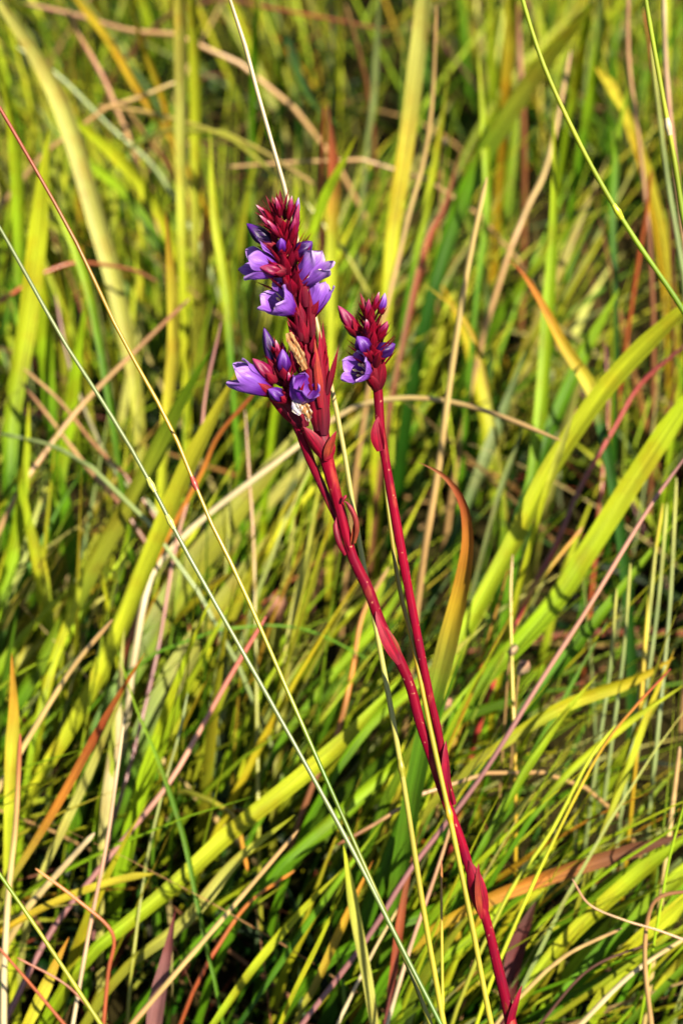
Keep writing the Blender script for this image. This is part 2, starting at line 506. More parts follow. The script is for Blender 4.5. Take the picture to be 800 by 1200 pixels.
stalk([(205, 40), (150, 35), (90, 18), (30, 4)], 7, 'tan>pink', 'dry pinkish stalk lying flat near twin upright blades', (0.35, 0.35))
stalk([(275, 165), (230, 147), (170, 131), (115, 124)], 6, 'olive>tan', 'dull tan stalk lying behind twin upright blades', (0.4, 0.4))
stalk([(125, 126), (165, 113), (206, 96)], 6, 'tan>straw', 'short tan stalk crossing the dull lying stalk', (0.4, 0.42))
stalk([(150, 160), (120, 90), (92, 40), (80, 10)], 8, 'tan>pink>tan', 'worn tan stalk leaning next to the golden blade', (0.3, 0.45))
stalk([(205, 205), (175, 165), (150, 130)], 7, 'brown>tan', 'short brown stalk among green blades by twin upright blades', (0.2, 0.35))
blade([(22, 420), (24, 300), (20, 200), (12, 130), (0, 70)], 16, 'green>lime>yg', 'bright green blade at the outer edge of the sunlit clump', (0.3, 0.6), tip=0.35)
blade([(10, 560), (14, 480), (30, 380), (42, 290), (50, 210), (58, 150)], 27, 'green>yg>yg', 'widest yellow green blade of the sunlit clump', (0.3, 0.6), tip=0.3)
blade([(60, 500), (52, 430), (46, 350), (42, 280)], 24, 'green>lime>yg', 'broad bright green blade folded inside the sunlit clump', (0.25, 0.5), tip=0.4)
blade([(60, 640), (72, 530), (88, 420), (100, 350)], 17, 'green>lime>lime', 'bright green blade leaning out of the sunlit clump', (0.2, 0.5), tip=0.4)
blade([(190, 545), (196, 480), (203, 400), (200, 320), (194, 248)], 14, 'yg>yel>yel>orange', 'yellow upright blade with an orange tip', (0.3, 0.6), tip=0.35)
blade([(238, 330), (241, 280), (239, 238)], 12, 'olive>tan>orange', 'short blade with a rusty orange tip beside twin upright blades', (0.3, 0.5))
stalk([(146, 556), (110, 520), (70, 470), (28, 432)], 6, 'brown>tan', 'thinner one of two parallel brown stalks lying over green blades', (0.4, 0.45))
stalk([(142, 592), (100, 545), (60, 492), (26, 448)], 7, 'brown>tan>brown', 'thicker, longer one of two parallel brown stalks over green blades', (0.35, 0.42))
stalk([(28, 565), (90, 482), (160, 410), (222, 350)], 8, 'tan>tan>brown', 'tan stalk crossing both of the parallel brown stalks', (0.4, 0.5))
stalk([(50, 320), (90, 308), (150, 315), (185, 330)], 6, 'rust>brown', 'rusty stalk lying crosswise in the sunlit clump', (0.4, 0.4))
stalk([(175, 590), (130, 545), (85, 440), (65, 345)], 6, 'grey>mauve', 'faded mauve stalk hanging through the sunlit clump', (0.25, 0.4))
stalk([(108, 548), (60, 522), (0, 508)], 6, 'grey>grey', 'pale grey green stalk curving out of the sunlit clump', (0.5, 0.45))
# --- left and centre left
blade([(15, 830), (70, 738), (120, 640), (165, 560), (205, 482), (248, 408)], 25, 'green>olive>green', 'long dark olive blade with a bright edge, parallel to a yellow one', (0.25, 0.65), tip=0.3, twist=(-0.5, -0.3), fold=0.7)
blade([(50, 905), (90, 842), (140, 742), (180, 645), (215, 560), (250, 490), (288, 420)], 24, 'yg>yg>yel', 'long bright yellow green blade below the dark olive one', (0.3, 0.7), tip=0.28, twist=(0.25, 0.45))
stalk([(150, 760), (172, 690), (188, 645), (235, 556), (256, 510), (300, 458)], 8, 'rust>orange>rust', 'thin orange stalk running beside the long bright yellow green blade', (0.35, 0.62))
stalk([(126, 985), (155, 888), (185, 762), (206, 640), (232, 540), (241, 460), (259, 378)], 6, 'mauve>mauve>pink>mauve', 'thin mauve stalk standing behind the long yellow green blade', (0.3, 0.6))
stalk([(165, 725), (176, 678), (195, 650), (240, 606), (330, 537), (395, 488), (440, 470), (500, 467), (570, 482), (656, 516)], 9, 'cream>cream>straw>tan', 'cream stalk arching over behind the red stems', (0.4, 0.66))
stalk([(-20, 958), (0, 922), (55, 830), (90, 776), (132, 726)], 9, 'straw>straw>tan', 'bare straw stalk ending against the yellow green blade', (0.55, 0.7))
blade([(-20, 780), (0, 700), (20, 610), (30, 530), (34, 470)], 18, 'green>lime>yg', 'bright green blade standing alone in front of the sunlit clump', (0.25, 0.5))
blade([(62, 770), (50, 700), (32, 610), (26, 560)], 19, 'lime>yg>lime', 'lime green blade hanging in front of the sunlit clump', (0.25, 0.45))
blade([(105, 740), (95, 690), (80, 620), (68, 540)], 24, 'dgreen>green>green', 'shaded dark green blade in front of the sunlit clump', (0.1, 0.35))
blade([(136, 730), (143, 670), (152, 615)], 9, 'green>lime', 'small green blade in the dark gap beside the olive blade', (0.2, 0.35))
blade([(131, 735), (124, 695), (117, 662)], 5, 'yg>yg', 'short thin yellow blade poking up beside the olive blade', (0.4, 0.5))
blade([(120, 850), (165, 765), (215, 680), (270, 608), (335, 525), (378, 470)], 40, 'green>olive>olive', 'wide dull olive leaf lying behind the orange stalk', (0.3, 0.45), tip=0.5, twist=(0.1, 0.2), fold=0.15)
blade([(150, 905), (180, 838), (222, 765), (270, 690), (315, 625)], 42, 'green>olive>olive', 'widest olive leaf lying on the dark undergrowth', (0.3, 0.42), tip=0.6, twist=(0.0, 0.1), fold=0.12)
blade([(10, 1035), (60, 955), (100, 885), (130, 830), (170, 765)], 10, 'olive>orange>rust>orange', 'wide orange brown dying blade leaning past the straw stalks', (0.5, 0.75), tip=0.4)
blade([(50, 1020), (85, 945), (115, 880), (150, 800)], 11, 'pale>pale>olive', 'pale whitish blade pressed against the orange dying blade', (0.42, 0.62))
blade([(118, 1010), (125, 930), (135, 860), (146, 735)], 14, 'pale>cream>pale', 'pale whitish upright blade between orange and mauve stalks', (0.35, 0.55))
blade([(108, 1030), (118, 960), (128, 900), (136, 830)], 15, 'green>lime>pale', 'light green blade beside the pale whitish upright one', (0.3, 0.5))
blade([(10, 960), (14, 890), (16, 830), (14, 765)], 17, 'yg>yel>orange', 'yellow upright leaf with an orange tip at the straw stalk', (0.55, 0.7))
stalk([(5, 1140), (10, 1050), (19, 960), (24, 860)], 9, 'cream>straw>rust', 'upright straw stalk turning rusty towards its top', (0.65, 0.75))
stalk([(-5, 1215), (10, 1190), (60, 1092), (130, 1002), (195, 922), (232, 860), (270, 792), (312, 722)], 9, 'mauve>mauve>pink>red', 'long pink red stalk fading to mauve at its foot', (0.5, 0.62))
stalk([(83, 1215), (105, 1090), (125, 990), (138, 900), (146, 840)], 6, 'cream>pink>cream', 'thin cream pink stalk standing almost upright by the orange blade', (0.72, 0.75))
stalk([(155, 1130), (170, 1020), (190, 930), (210, 860), (220, 812)], 5, 'olive>grey', 'thin olive stalk crossing the long pink red stalk', (0.5, 0.6))
blade([(252, 1150), (236, 1080), (215, 980), (185, 890), (160, 830), (136, 755)], 6, 'green>green>lime', 'thin curved dark green blade crossing the pink red stalk', (0.55, 0.6))
stalk([(120, 1215), (127, 1140), (132, 1094), (90, 1054), (42, 1018)], 6, 'rust>rust>orange', 'kinked orange stalk bent over at a sharp angle', (0.72, 0.78))
blade([(0, 1092), (60, 1060), (120, 1037), (182, 1024)], 9, 'gold>yel>yel', 'yellow blade lying flat with a blunt tip', (0.6, 0.66), tip=0.12)
stalk([(34, 1062), (70, 1021), (111, 976)], 10, 'straw>cream', 'short broken cream stalk beside the orange dying blade', (0.6, 0.7))
stalk([(135, 1225), (118, 1200), (55, 1105), (0, 1025), (-30, 985)], 7, 'olive>olive>green', 'smooth olive culm slanting over orange stalks and a yellow leaf', depths=(0.71, 0.70))
stalk([(80, 1206), (40, 1158), (-5, 1106)], 5, 'rust>rust', 'thin orange stalk passing under the smooth olive culm', (0.8, 0.85))
stalk([(125, 1206), (80, 1156), (20, 1122)], 4, 'brown>rust', 'fine brown stalk running under the olive culm', (0.75, 0.8))
blade([(25, 1215), (55, 1150), (81, 1098)], 16, 'yg>yel>orange', 'yellow leaf with orange tip below the olive culm', (0.7, 0.75))
blade([(177, 1230), (186, 1170), (196, 1120), (206, 1066)], 25, 'mauve>mauve>maroon', 'wide dull mauve leaf pointing up among green blades', (0.6, 0.7), tip=0.7)
stalk([(150, 1206), (215, 1130), (270, 1066), (350, 972)], 8, 'tan>straw>tan', 'long tan stalk lying along a broad green blade', (0.7, 0.75))
blade([(115, 1110), (200, 1042), (270, 977), (345, 917), (405, 866), (470, 795)], 23, 'lime>yg>yg>lime', 'long broad yellow green blade lying diagonally behind the thin culms', (0.5, 0.6), tip=0.25, twist=(0.1, 0.3))
blade([(150, 1130), (215, 1078), (275, 1008), (345, 955)], 17, 'olive>pale>yg', 'pale blade lying just under the long broad one', (0.5, 0.6))
blade([(190, 1150), (300, 1042), (400, 960), (480, 885)], 18, 'green>green>lime', 'green blade lying under the tan stalk and the broad blade', (0.4, 0.5))
stalk([(248, 1120), (290, 1060), (345, 1020)], 6, 'rust>orange', 'orange dead stalk piece under the tan stalk', (0.5, 0.55))
stalk([(250, 940), (275, 960), (290, 1020)], 8, 'olive>orange', 'curled olive leaf turning orange in the dark gap', (0.35, 0.4))
stalk([(302, 930), (300, 780), (297, 640), (292, 560), (287, 480)], 6, 'olive>olive>tan>brown', 'upright tan stalk behind the crossing thin culms', (0.3, 0.5))
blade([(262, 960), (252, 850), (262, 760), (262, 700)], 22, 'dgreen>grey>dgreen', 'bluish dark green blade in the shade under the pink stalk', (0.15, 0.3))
# --- lower middle
blade([(442, 1240), (437, 1200), (430, 1160), (415, 1080), (407, 1030), (402, 990)], 13, 'pale>pale>yg', 'pale upright blade tip between the thin culms', (0.85, 0.95), tip=0.25)
blade([(322, 1215), (345, 1160), (375, 1100), (408, 1032)], 6, 'yg>yg', 'thin bright yellow green blade slanting to the pale upright one', (0.8, 0.88))
blade([(355, 1180), (372, 1150), (405, 1075), (437, 1008)], 10, 'olive>gold>orange', 'narrow blade with a bright orange tip behind the culms', (0.6, 0.7))
stalk([(350, 1205), (430, 1100), (480, 1020), (560, 915), (632, 800), (690, 710), (760, 595), (805, 532)], 8, 'mauve>mauve>mauve>pink>mauve', 'very long mauve stalk running diagonally behind the red stem', (0.65, 0.75))
stalk([(520, 1240), (518, 1150), (517, 1060), (517, 1008)], 4.6, 'yel>yel>rust', 'short upright yellow stem with a red broken tip', depths=(0.745, 0.745))
blade([(452, 1200), (463, 1120), (475, 1040), (490, 980)], 10, 'maroon>rust>brown', 'dull red brown dying blade beside the pale upright one', (0.6, 0.68))
stalk([(455, 1195), (480, 1112), (515, 1010), (530, 960)], 6, 'cream>pink>tan', 'thin cream stalk just behind the short red tipped stem', (0.65, 0.72))
stalk([(495, 930), (440, 965), (395, 990)], 6, 'tan>brown', 'small brown stalk lying behind the crossing culms', (0.65, 0.65))
stalk([(400, 1190), (440, 1110), (475, 1050)], 5, 'cream>straw', 'fine cream stalk below the dull red brown blade', (0.6, 0.65))
blade([(470, 1130), (560, 1075), (640, 1040)], 22, 'olive>gold>yg', 'yellow olive blade lying beneath the orange brown one', (0.4, 0.5), tip=0.2)
blade([(440, 1090), (530, 1060), (610, 1045), (690, 1000)], 18, 'green>green>dgreen', 'green blade lying behind the red stem node', (0.5, 0.5))
blade([(330, 1010), (420, 930), (500, 860), (560, 790)], 14, 'green>lime>lime', 'green blade crossing behind both thin culms', (0.5, 0.55))
blade([(335, 860), (400, 780), (450, 720), (500, 640)], 12, 'green>lime>green', 'green blade crossing behind the main red stem', (0.3, 0.45))
stalk([(370, 910), (395, 860), (412, 790), (425, 720), (455, 665)], 8, 'brown>orange>tan', 'tan and orange stalk peeping out behind the main red stem', (0.35, 0.5))
blade([(325, 900), (335, 800), (350, 700), (368, 610), (378, 545)], 13, 'olive>pale>yg', 'pale green upright blade between branch stem and thin culms', (0.25, 0.45))
blade([(305, 880), (320, 760), (338, 660), (345, 600)], 16, 'green>olive>pale', 'olive upright blade among the grass behind the branch stem', (0.2, 0.4))
stalk([(255, 738), (320, 733), (370, 742), (430, 772)], 4, 'green>green', 'thin lime green stalk lying level behind the culms', (0.45, 0.45))
# --- centre, behind the flowers
blade([(452, 350), (460, 262), (474, 168), (486, 80), (497, -10), (503, -70)], 22, 'yg>yel>pale>pale', 'wide pale yellow upright blade behind the flower heads', (0.35, 0.65), tip=0.2)
stalk([(448, 375), (462, 322), (479, 250), (496, 188), (506, 118), (511, 5)], 7, 'tan>straw>tan', 'tan stalk standing close beside the wide pale yellow blade', (0.4, 0.65))
blade([(480, 330), (500, 240), (512, 180), (527, 78)], 9, 'green>yg>olive', 'narrow green blade close beside the tan stalk', (0.3, 0.5))
blade([(468, 420), (500, 290), (522, 240), (543, 165)], 9, 'brown>rust>brown', 'reddish brown dying blade crossing the narrow green one', (0.3, 0.45))
blade([(360, 290), (376, 240), (395, 202), (418, 158)], 12, 'lime>lime>yg', 'short bright green blade tip just above the tall flower head', (0.5, 0.6))
blade([(388, 370), (389, 290), (391, 205), (384, 120)], 14, 'yg>yg>rust>brown', 'green blade with a dead brown top half behind the flowers', (0.35, 0.55), tip=0.3)
stalk([(376, 260), (377, 200), (379, 125)], 6, 'maroon>rust', 'short reddish stalk behind the tall flower head', (0.35, 0.5))
blade([(430, 170), (437, 110), (441, 50), (444, -20)], 8, 'grey>grey', 'thin bluish green blade standing in the dark background', (0.3, 0.5))
stalk([(428, 95), (418, 55), (404, 5)], 7, 'brown>tan', 'short brown stalk near the thin bluish green blade', (0.3, 0.45))
stalk([(262, -2), (320, 10), (385, 22), (455, 36)], 5, 'brown>rust>brown', 'brown stalk lying level at the back of the meadow', (0.3, 0.32))
stalk([(262, 155), (312, 180), (368, 216)], 6, 'olive>tan', 'olive tan stalk sinking behind the tall flower head', (0.4, 0.4))
stalk([(425, 187), (345, 190), (262, 196)], 5, 'tan>tan', 'dull tan stalk lying level behind the tall flower head', (0.35, 0.35))
blade([(296, 130), (298, 60), (303, -20)], 9, 'green>green', 'plain green blade standing behind the straw culm', (0.3, 0.5))
blade([(352, 300), (349, 255), (344, 205)], 9, 'lime>yg', 'small lime blade tip close behind the tall flower head', (0.4, 0.5))
blade([(335, 40), (360, 110), (400, 150)], 9, 'dgreen>green', 'dark green arching blade at the back of the meadow', (0.2, 0.4))
# --- right
blade([(505, 345), (530, 262), (560, 192), (592, 140), (640, 70), (700, 0)], 25, 'dgreen>green>olive>yg', 'broad olive green blade arching behind the lone thin culm', (0.3, 0.6), tip=0.3)
stalk([(498, 640), (514, 545), (530, 425), (550, 302), (570, 208)], 10, 'tan>straw>straw', 'thick bare straw stalk cut off at the top', depths=(0.93, 0.86))
blade([(612, 605), (622, 560), (634, 470), (641, 380), (648, 255), (649, 122)], 17, 'green>lime>lime>yg', 'tall upright bright green blade with a pointed tip', (0.35, 0.62), tip=0.5)
blade([(612, 590), (650, 490), (685, 410), (726, 338)], 17, 'dgreen>green>lime', 'dark green blade leaning behind the tall upright one', (0.25, 0.42), tip=0.3)
blade([(704, 500), (690, 452), (660, 404), (632, 352), (610, 318), (594, 304)], 20, 'dgreen>yel>gold>orange>rust', 'yellow leaf with a long burnt orange tip', (0.5, 0.62), tip=0.8)
blade([(505, 830), (522, 765), (540, 695), (549, 640), (545, 598), (533, 572), (514, 553), (491, 542)], 30, 'green>olive>gold>orange>rust>brown', 'dead orange leaf curling over beside the slimmer red stem', depths=(0.80, 0.75), tip=0.75, twist=(0.2, 0.5), rootw=0.9)
blade([(520, 810), (548, 735), (600, 640), (650, 542), (718, 445), (805, 358), (840, 325)], 26, 'lime>yg>yg', 'long yellow green blade rising past the yellow leaf with burnt tip', (0.45, 0.72), tip=0.2, fold=0.6, twist=(0.2, 0.3))
blade([(530, 850), (560, 802), (640, 718), (692, 640), (742, 560), (805, 466), (840, 420)], 29, 'green>lime>yg>lime', 'widest yellow green blade, beside the dark red stalk', (0.42, 0.66), tip=0.2, fold=0.5)
blade([(560, 905), (640, 800), (720, 700), (800, 600)], 16, 'dgreen>green>lime', 'green blade lying under the long mauve stalk', (0.4, 0.55))
blade([(560, 890), (650, 832), (742, 796), (790, 770)], 16, 'olive>yg>gold', 'yellow olive blade lying low across bluish culms', (0.55, 0.6), tip=0.3)
stalk([(615, 705), (650, 640), (680, 570), (720, 500), (750, 450), (805, 402)], 8, 'red>maroon>red>maroon', 'dark red stalk slanting between two wide blades', (0.4, 0.55))
stalk([(600, 722), (640, 670), (682, 618)], 6, 'orange>gold>orange', 'short orange stalk parallel to the dark red one', (0.4, 0.45))
blade([(636, 585), (650, 545), (673, 478)], 9, 'yg>pale', 'small pale blade tip standing against the long yellow green blade', (0.6, 0.68))
blade([(575, 610), (592, 558), (618, 486)], 7, 'grey>grey', 'thin grey green blade next to the curled dead leaf', (0.4, 0.5))
blade([(574, 470), (560, 410), (540, 370), (498, 333)], 6, 'olive>gold>yel', 'thin curved yellow blade beside the thick straw stalk', (0.45, 0.52))
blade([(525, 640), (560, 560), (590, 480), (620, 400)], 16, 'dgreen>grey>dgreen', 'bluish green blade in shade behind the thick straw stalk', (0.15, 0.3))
stalk([(603, 880), (600, 800), (598, 700), (600, 650)], 5, 'gold>yel>tan', 'thin upright yellow straw stalk in front of green blades', (0.55, 0.6))
for i, (xa, ya, xb, yb) in enumerate([(752, 840, 781, 590), (735, 900, 768, 640), (716, 870, 738, 660), (770, 860, 792, 560), (700, 880, 722, 690)]):
    stalk([(xa, ya), ((xa + xb) / 2 + 3, (ya + yb) / 2), (xb, yb)], 6, 'grey>grey>pale', 'bluish grey green culm in an upright row beside a yellow culm', (0.45, 0.6), group='upright bluish culms in a row')
stalk([(750, 830), (760, 700), (776, 590)], 6, 'gold>yel>yel', 'yellow culm standing in the row of bluish culms', (0.5, 0.62))
stalk([(575, 1150), (595, 1102), (640, 1002), (700, 885), (742, 830), (785, 784)], 5.5, 'yg>yg>gold>red', 'thin green culm turning red at its tip', (0.8, 0.85))
stalk([(560, 1120), (600, 1040), (645, 975), (690, 890), (720, 850)], 6, 'olive>yg>yg', 'thin olive culm running beside the red ended one', (0.75, 0.78))
blade([(520, 1080), (590, 1046), (660, 1021), (730, 1000), (800, 978)], 19, 'gold>orange>brown>umber', 'orange blade turning dark brown, lying behind the red stem', (0.6, 0.68), tip=0.2)
blade([(585, 1205), (660, 1106), (740, 1030), (810, 978)], 20, 'lime>yg>lime', 'yellow green blade of the fan, next to the orange brown blade', (0.5, 0.65), tip=0.2)
blade([(615, 1225), (700, 1122), (800, 1022), (840, 985)], 22, 'green>green>yg', 'widest, middle blade of the fan, plain green', (0.42, 0.58), tip=0.2)
blade([(670, 1225), (740, 1122), (810, 1048)], 24, 'lime>yg>yg', 'yellow green blade of the fan crossed by the cream stalk', (0.5, 0.62), tip=0.2)
stalk([(655, 1225), (680, 1200), (740, 1141), (810, 1094)], 8, 'straw>cream>straw', 'cream stalk lying on the fan of blades', (0.78, 0.82))
stalk([(810, 1105), (770, 1090), (730, 1078), (690, 1060), (670, 1030)], 3.6, 'pink>tan>pink', 'fine pink curling stalk over the fan of blades', (0.9, 0.95))
stalk([(764, 1215), (755, 1125), (760, 1070), (775, 1050), (810, 1044)], 7.5, 'tan>tan>brown', 'dry tan stalk bent over like a hook', (0.82, 0.88))
stalk([(640, 1137), (672, 1114), (728, 1088)], 6, 'straw>tan', 'small curved tan stalk lying over the fan of blades', (0.8, 0.82))
stalk([(632, 1200), (690, 1136), (765, 1104)], 4.5, 'umber>umber', 'dark brown thin stalk lying between the fan blades', (0.78, 0.8))
blade([(592, 1185), (606, 1110), (628, 1055)], 24, 'maroon>maroon>umber', 'wide dark maroon dead leaf beside the foot of the red stem', (0.55, 0.6), tip=0.4)
stalk([(780, 1005), (788, 940), (796, 875)], 8, 'straw>tan', 'straw stalk standing upright by the dark brown blade end', (0.6, 0.65))
stalk([(770, 1080), (785, 1000), (805, 930)], 4, 'lime>lime', 'fine lime stalk beside the straw upright one', (0.8, 0.85))
blade([(590, 120), (595, 50), (598, -30)], 15, 'gold>yel>yg', 'yellow upright blade behind the broad olive arching blade', (0.3, 0.5), tip=0.2)
blade([(666, 140), (676, 88), (690, -5)], 11, 'lime>yg>lime', 'bright blade, first of the pair behind the lone thin culm', (0.3, 0.5), tip=0.2)
blade([(680, 175), (694, 100), (706, -10)], 13, 'green>lime>grey', 'greener blade, second of the pair behind the lone thin culm', (0.3, 0.5), tip=0.2)
blade([(728, 125), (712, 100), (696, 78)], 13, 'yel>yel', 'short yellow leaf piece lying near the tan stalk', (0.4, 0.45))
blade([(748, 185), (738, 160), (728, 138)], 10, 'gold>yel', 'smaller yellow leaf piece below another one', (0.4, 0.45))
stalk([(760, 275), (750, 180), (738, 90), (735, 40), (736, -20)], 7, 'brown>tan>pink', 'dry tan stalk standing near paired thin culms', (0.4, 0.6))
stalk([(805, 310), (790, 190), (780, 80), (777, -15)], 8, 'tan>pink>cream', 'pinkish dry stalk standing between thin culms', (0.55, 0.7))
stalk([(775, 150), (765, 90), (754, 10)], 4.5, 'maroon>red', 'thin dark red stalk next to the yellow green culm with the painted glint', (0.5, 0.6))
stalk([(800, 320), (780, 200), (762, 50)], 7, 'grey>grey>pale', 'bluish green culm next to the yellow green one with the painted glint', (0.6, 0.72))
stalk([(598, 290), (618, 242), (642, 188), (668, 60)], 8, 'tan>straw>tan', 'dull straw stalk beside the tall upright green blade', (0.35, 0.5))
stalk([(612, 130), (608, 60), (605, 0)], 9, 'brown>pink>brown', 'reddish dry stalk behind the broad olive arching blade', (0.25, 0.4))
stalk([(748, 300), (758, 240), (762, 200)], 6, 'rust>rust', 'short rusty stalk behind the lone thin culm', (0.4, 0.5))
stalk([(705, 560), (712, 480), (708, 400)], 6, 'rust>maroon', 'short rusty stalk behind the long yellow green blade', (0.2, 0.3))

for i, (pts, w, c, lab, h) in enumerate([
    ([(440, 1215), (500, 1140), (560, 1090), (620, 1020)], 9, 'green>lime>yg', 'narrow green blade slanting behind the yellow culm foot', (0.55, 0.6)),
    ([(240, 1215), (300, 1130), (350, 1070), (400, 1020)], 10, 'lime>yg>yg', 'narrow yellow green blade beside the wide mauve leaf', (0.6, 0.66)),
    ([(280, 1200), (340, 1110), (390, 1040), (450, 960)], 8, 'dgreen>green>lime', 'thin dark green blade under the orange tipped blade', (0.6, 0.66)),
    ([(700, 990), (735, 900), (760, 830), (790, 760)], 8, 'olive>yg>gold', 'thin yellow green blade among the upright bluish culms', (0.6, 0.66)),
    ([(560, 1000), (600, 930), (650, 850), (700, 790)], 10, 'green>lime>yg', 'narrow lime blade leaning below the very long mauve stalk', (0.6, 0.66)),
    ([(620, 960), (670, 900), (730, 850), (805, 800)], 9, 'green>yg>yg', 'narrow yellow green blade crossing the red ended culm', (0.6, 0.66)),
    ([(395, 900), (440, 840), (500, 790), (570, 730)], 13, 'green>lime>pale', 'pale lime blade crossing behind both red stems', (0.5, 0.58)),
    ([(40, 860), (60, 780), (90, 700), (100, 640)], 11, 'lime>yg>yg', 'bright blade rising through the dark gap by the straw stalk', (0.45, 0.55)),
    ([(120, 420), (105, 340), (80, 270), (40, 200)], 11, 'green>lime>yg', 'green blade arching between sunlit clump and pale arching blade', (0.45, 0.55)),
    ([(270, 420), (262, 330), (250, 240), (246, 150)], 10, 'green>yg>yg', 'narrow blade standing beside the rusty tipped short blade', (0.4, 0.55)),
    ([(560, 330), (570, 240), (566, 150), (560, 60)], 9, 'green>lime>yg', 'narrow lime blade standing above the thick bare straw stalk', (0.35, 0.5)),
    ([(720, 330), (716, 250), (722, 170), (735, 100)], 9, 'dgreen>green>lime', 'narrow green blade standing beneath the short yellow leaf piece', (0.35, 0.5)),
]):
    blade(pts, w, c, lab, h, tip=0.4)

# --- slender culms in focus
stalk([(545, 1260), (516, 1200), (470, 1110), (420, 1010), (355, 890), (285, 765), (215, 640), (165, 545), (120, 470), (75, 400), (30, 320), (-5, 258), (-40, 200)], 5.6, 'green>grey>grey>grey>grey', 'long grey green culm with pale joints, thickest of the crossing culms', depths=(0.70, 0.715), nodes=((0.60, 'pale'), (0.66, 'pale')), name='grass_culm', cat='grass culm')
stalk([(520, 1250), (497, 1180), (460, 1090), (405, 965), (350, 840), (285, 690), (243, 603), (200, 500), (140, 390), (90, 285), (40, 195), (-5, 118), (-40, 60)], 5.4, 'olive>olive>green>yel>gold>gold>rust>red', 'thin olive culm turning orange red towards its tip', depths=(0.705, 0.72), nodes=((0.575, 'red'),), name='grass_culm', cat='grass culm')
stalk([(530, 1260), (516, 1180), (495, 1060), (470, 900), (445, 760), (420, 630), (398, 500), (376, 400), (355, 310), (335, 225), (305, 120), (285, 45), (268, -5), (250, -50)], 6.6, 'yel>yel>pale>pale>straw>cream>straw', 'straw culm passing behind the tall flower head', depths=(0.73, 0.70), name='grass_culm', cat='grass culm', nodes=((0.3, 'olive'),))
stalk([(590, 1260), (574, 1195), (552, 1080), (525, 950), (503, 850), (485, 760), (468, 690), (455, 600), (450, 560)], 6.6, 'yel>yel>yel>gold>olive', 'yellow culm leaning in front of the red stem fork', depths=(0.715, 0.70), name='grass_culm', cat='grass culm', nodes=((0.45, 'gold'),))
stalk([(830, 420), (795, 356), (740, 275), (690, 190), (640, 85), (612, 0), (600, -50)], 6.2, 'green>lime>yg>lime', 'lone bright green culm slanting over the blurred meadow', depths=(0.76, 0.72), name='grass_culm', cat='grass culm', nodes=((0.4, 'yg'),))
stalk([(812, 320), (800, 255), (790, 190), (775, 108), (757, 5), (750, -50)], 6.4, 'green>yg>lime', 'yellow green culm with a pale joint painted as a glint crossing a pinkish dry stalk', depths=(0.76, 0.73), name='grass_culm', cat='grass culm', nodes=((0.5, 'cream'),))  # cream joint colour stands in for a sparkle on the culm

# ------------------------------------------------------------------ the flowering plant
foot = PP(660, 1480, 0)
while foot[2] > 0.0:
    foot = foot + np.array([0.0006, 0.0015, -0.003])
PLANT = bpy.data.objects.new('flowering_plant', None)
COL.objects.link(PLANT)
PLANT.location = foot
PLANT.empty_display_size = 0.02
PLANT['label'] = 'crimson stemmed plant with three violet flower heads standing up from the grass'
PLANT['category'] = 'flower'
FOOT = np.array(foot)

def D(r, u, t):                                   # right, up, towards the camera
    return nrm(r * RT + u * UP - t * FW)

def part(name, V, F, mat, col, uv, label=None, parent=None):
    return link(name, make_mesh(name, np.asarray(V) - FOOT, F, mat, col, uv), parent=parent or PLANT, label=label)

CR = lin((192, 0, 54)) * 0.28
CR_D = lin((124, 0, 40)) * 0.24
CR_P = lin((212, 48, 86)) * 0.34
GRN = lin((150, 110, 40)) * 0.36

def stem(name, pts, widths, t=0, label=None, k=14, ridge=0.09, speck=0.0):
    P = catmull([PP(x, y, t if np.isscalar(t) else t[i]) for i, (x, y) in enumerate(pts)], 60)
    w = np.interp(np.linspace(0, 1, 60), np.linspace(0, 1, len(widths)), widths) * 0.5 * UPX
    w = w * (1 + 0.03 * np.sin(np.arange(60) * 1.3))
    V, F, u = tube(P, w, k)
    ang = np.tile(np.linspace(0, 2 * np.pi, k, endpoint=False), 60)
    c = np.repeat(P, k, 0)
    V = c + (V - c) * (1 + ridge * np.cos(ang * 4))[:, None]
    L = np.linalg.norm(np.diff(P, axis=0), axis=1).sum()
    v = np.repeat(np.linspace(0, L / 0.05, 60), k)
    mixv = (0.5 + 0.5 * np.sin(v * 2.1 + 1.3 * np.sin(v * 0.7)))[:, None] * 0.5
    col = CR * (1 - mixv) + CR_D * mixv
    return part(name, V, F, M_RED, col, np.stack([u * 1.0, v], 1), label)

# main stem: from the soil to the tall flower head
base_px = [(PP(0, 0) * 0)]
mp = [(605, 1230), (593, 1175), (582, 1130), (570, 1080), (554, 1032), (541, 990), (523, 940), (510, 900), (493, 850), (480, 802), (466, 770), (447, 733), (431, 690), (412, 650), (399, 600), (387, 555), (380, 525), (372, 480), (364, 440), (356, 400), (347, 360), (339, 310), (331, 262)]
wd = [14, 14, 13, 12, 11, 11, 12, 12, 12, 12, 12, 12.5, 12.5, 12.5, 12, 12, 15, 17, 19, 20, 18, 16, 10]
stem('stem', mp, wd)
P0 = PP(605, 1230)
low = catmull([FOOT + np.array([0, 0, -0.005]), FOOT + np.array([-0.004, 0.0, 0.05]), P0 * 0.4 + FOOT * 0.6 + np.array([0, -0.004, 0.01]), P0, PP(596, 1192)], 24)
V, F, u = tube(low, np.linspace(8.5, 6.9, 24) * UPX, 12)
part('stem', V, F, M_RED, np.repeat(CR[None] * np.linspace(0.7, 1, 24)[:, None], 12, 0), np.stack([u, np.repeat(np.linspace(0, 4, 24), 12)], 1))
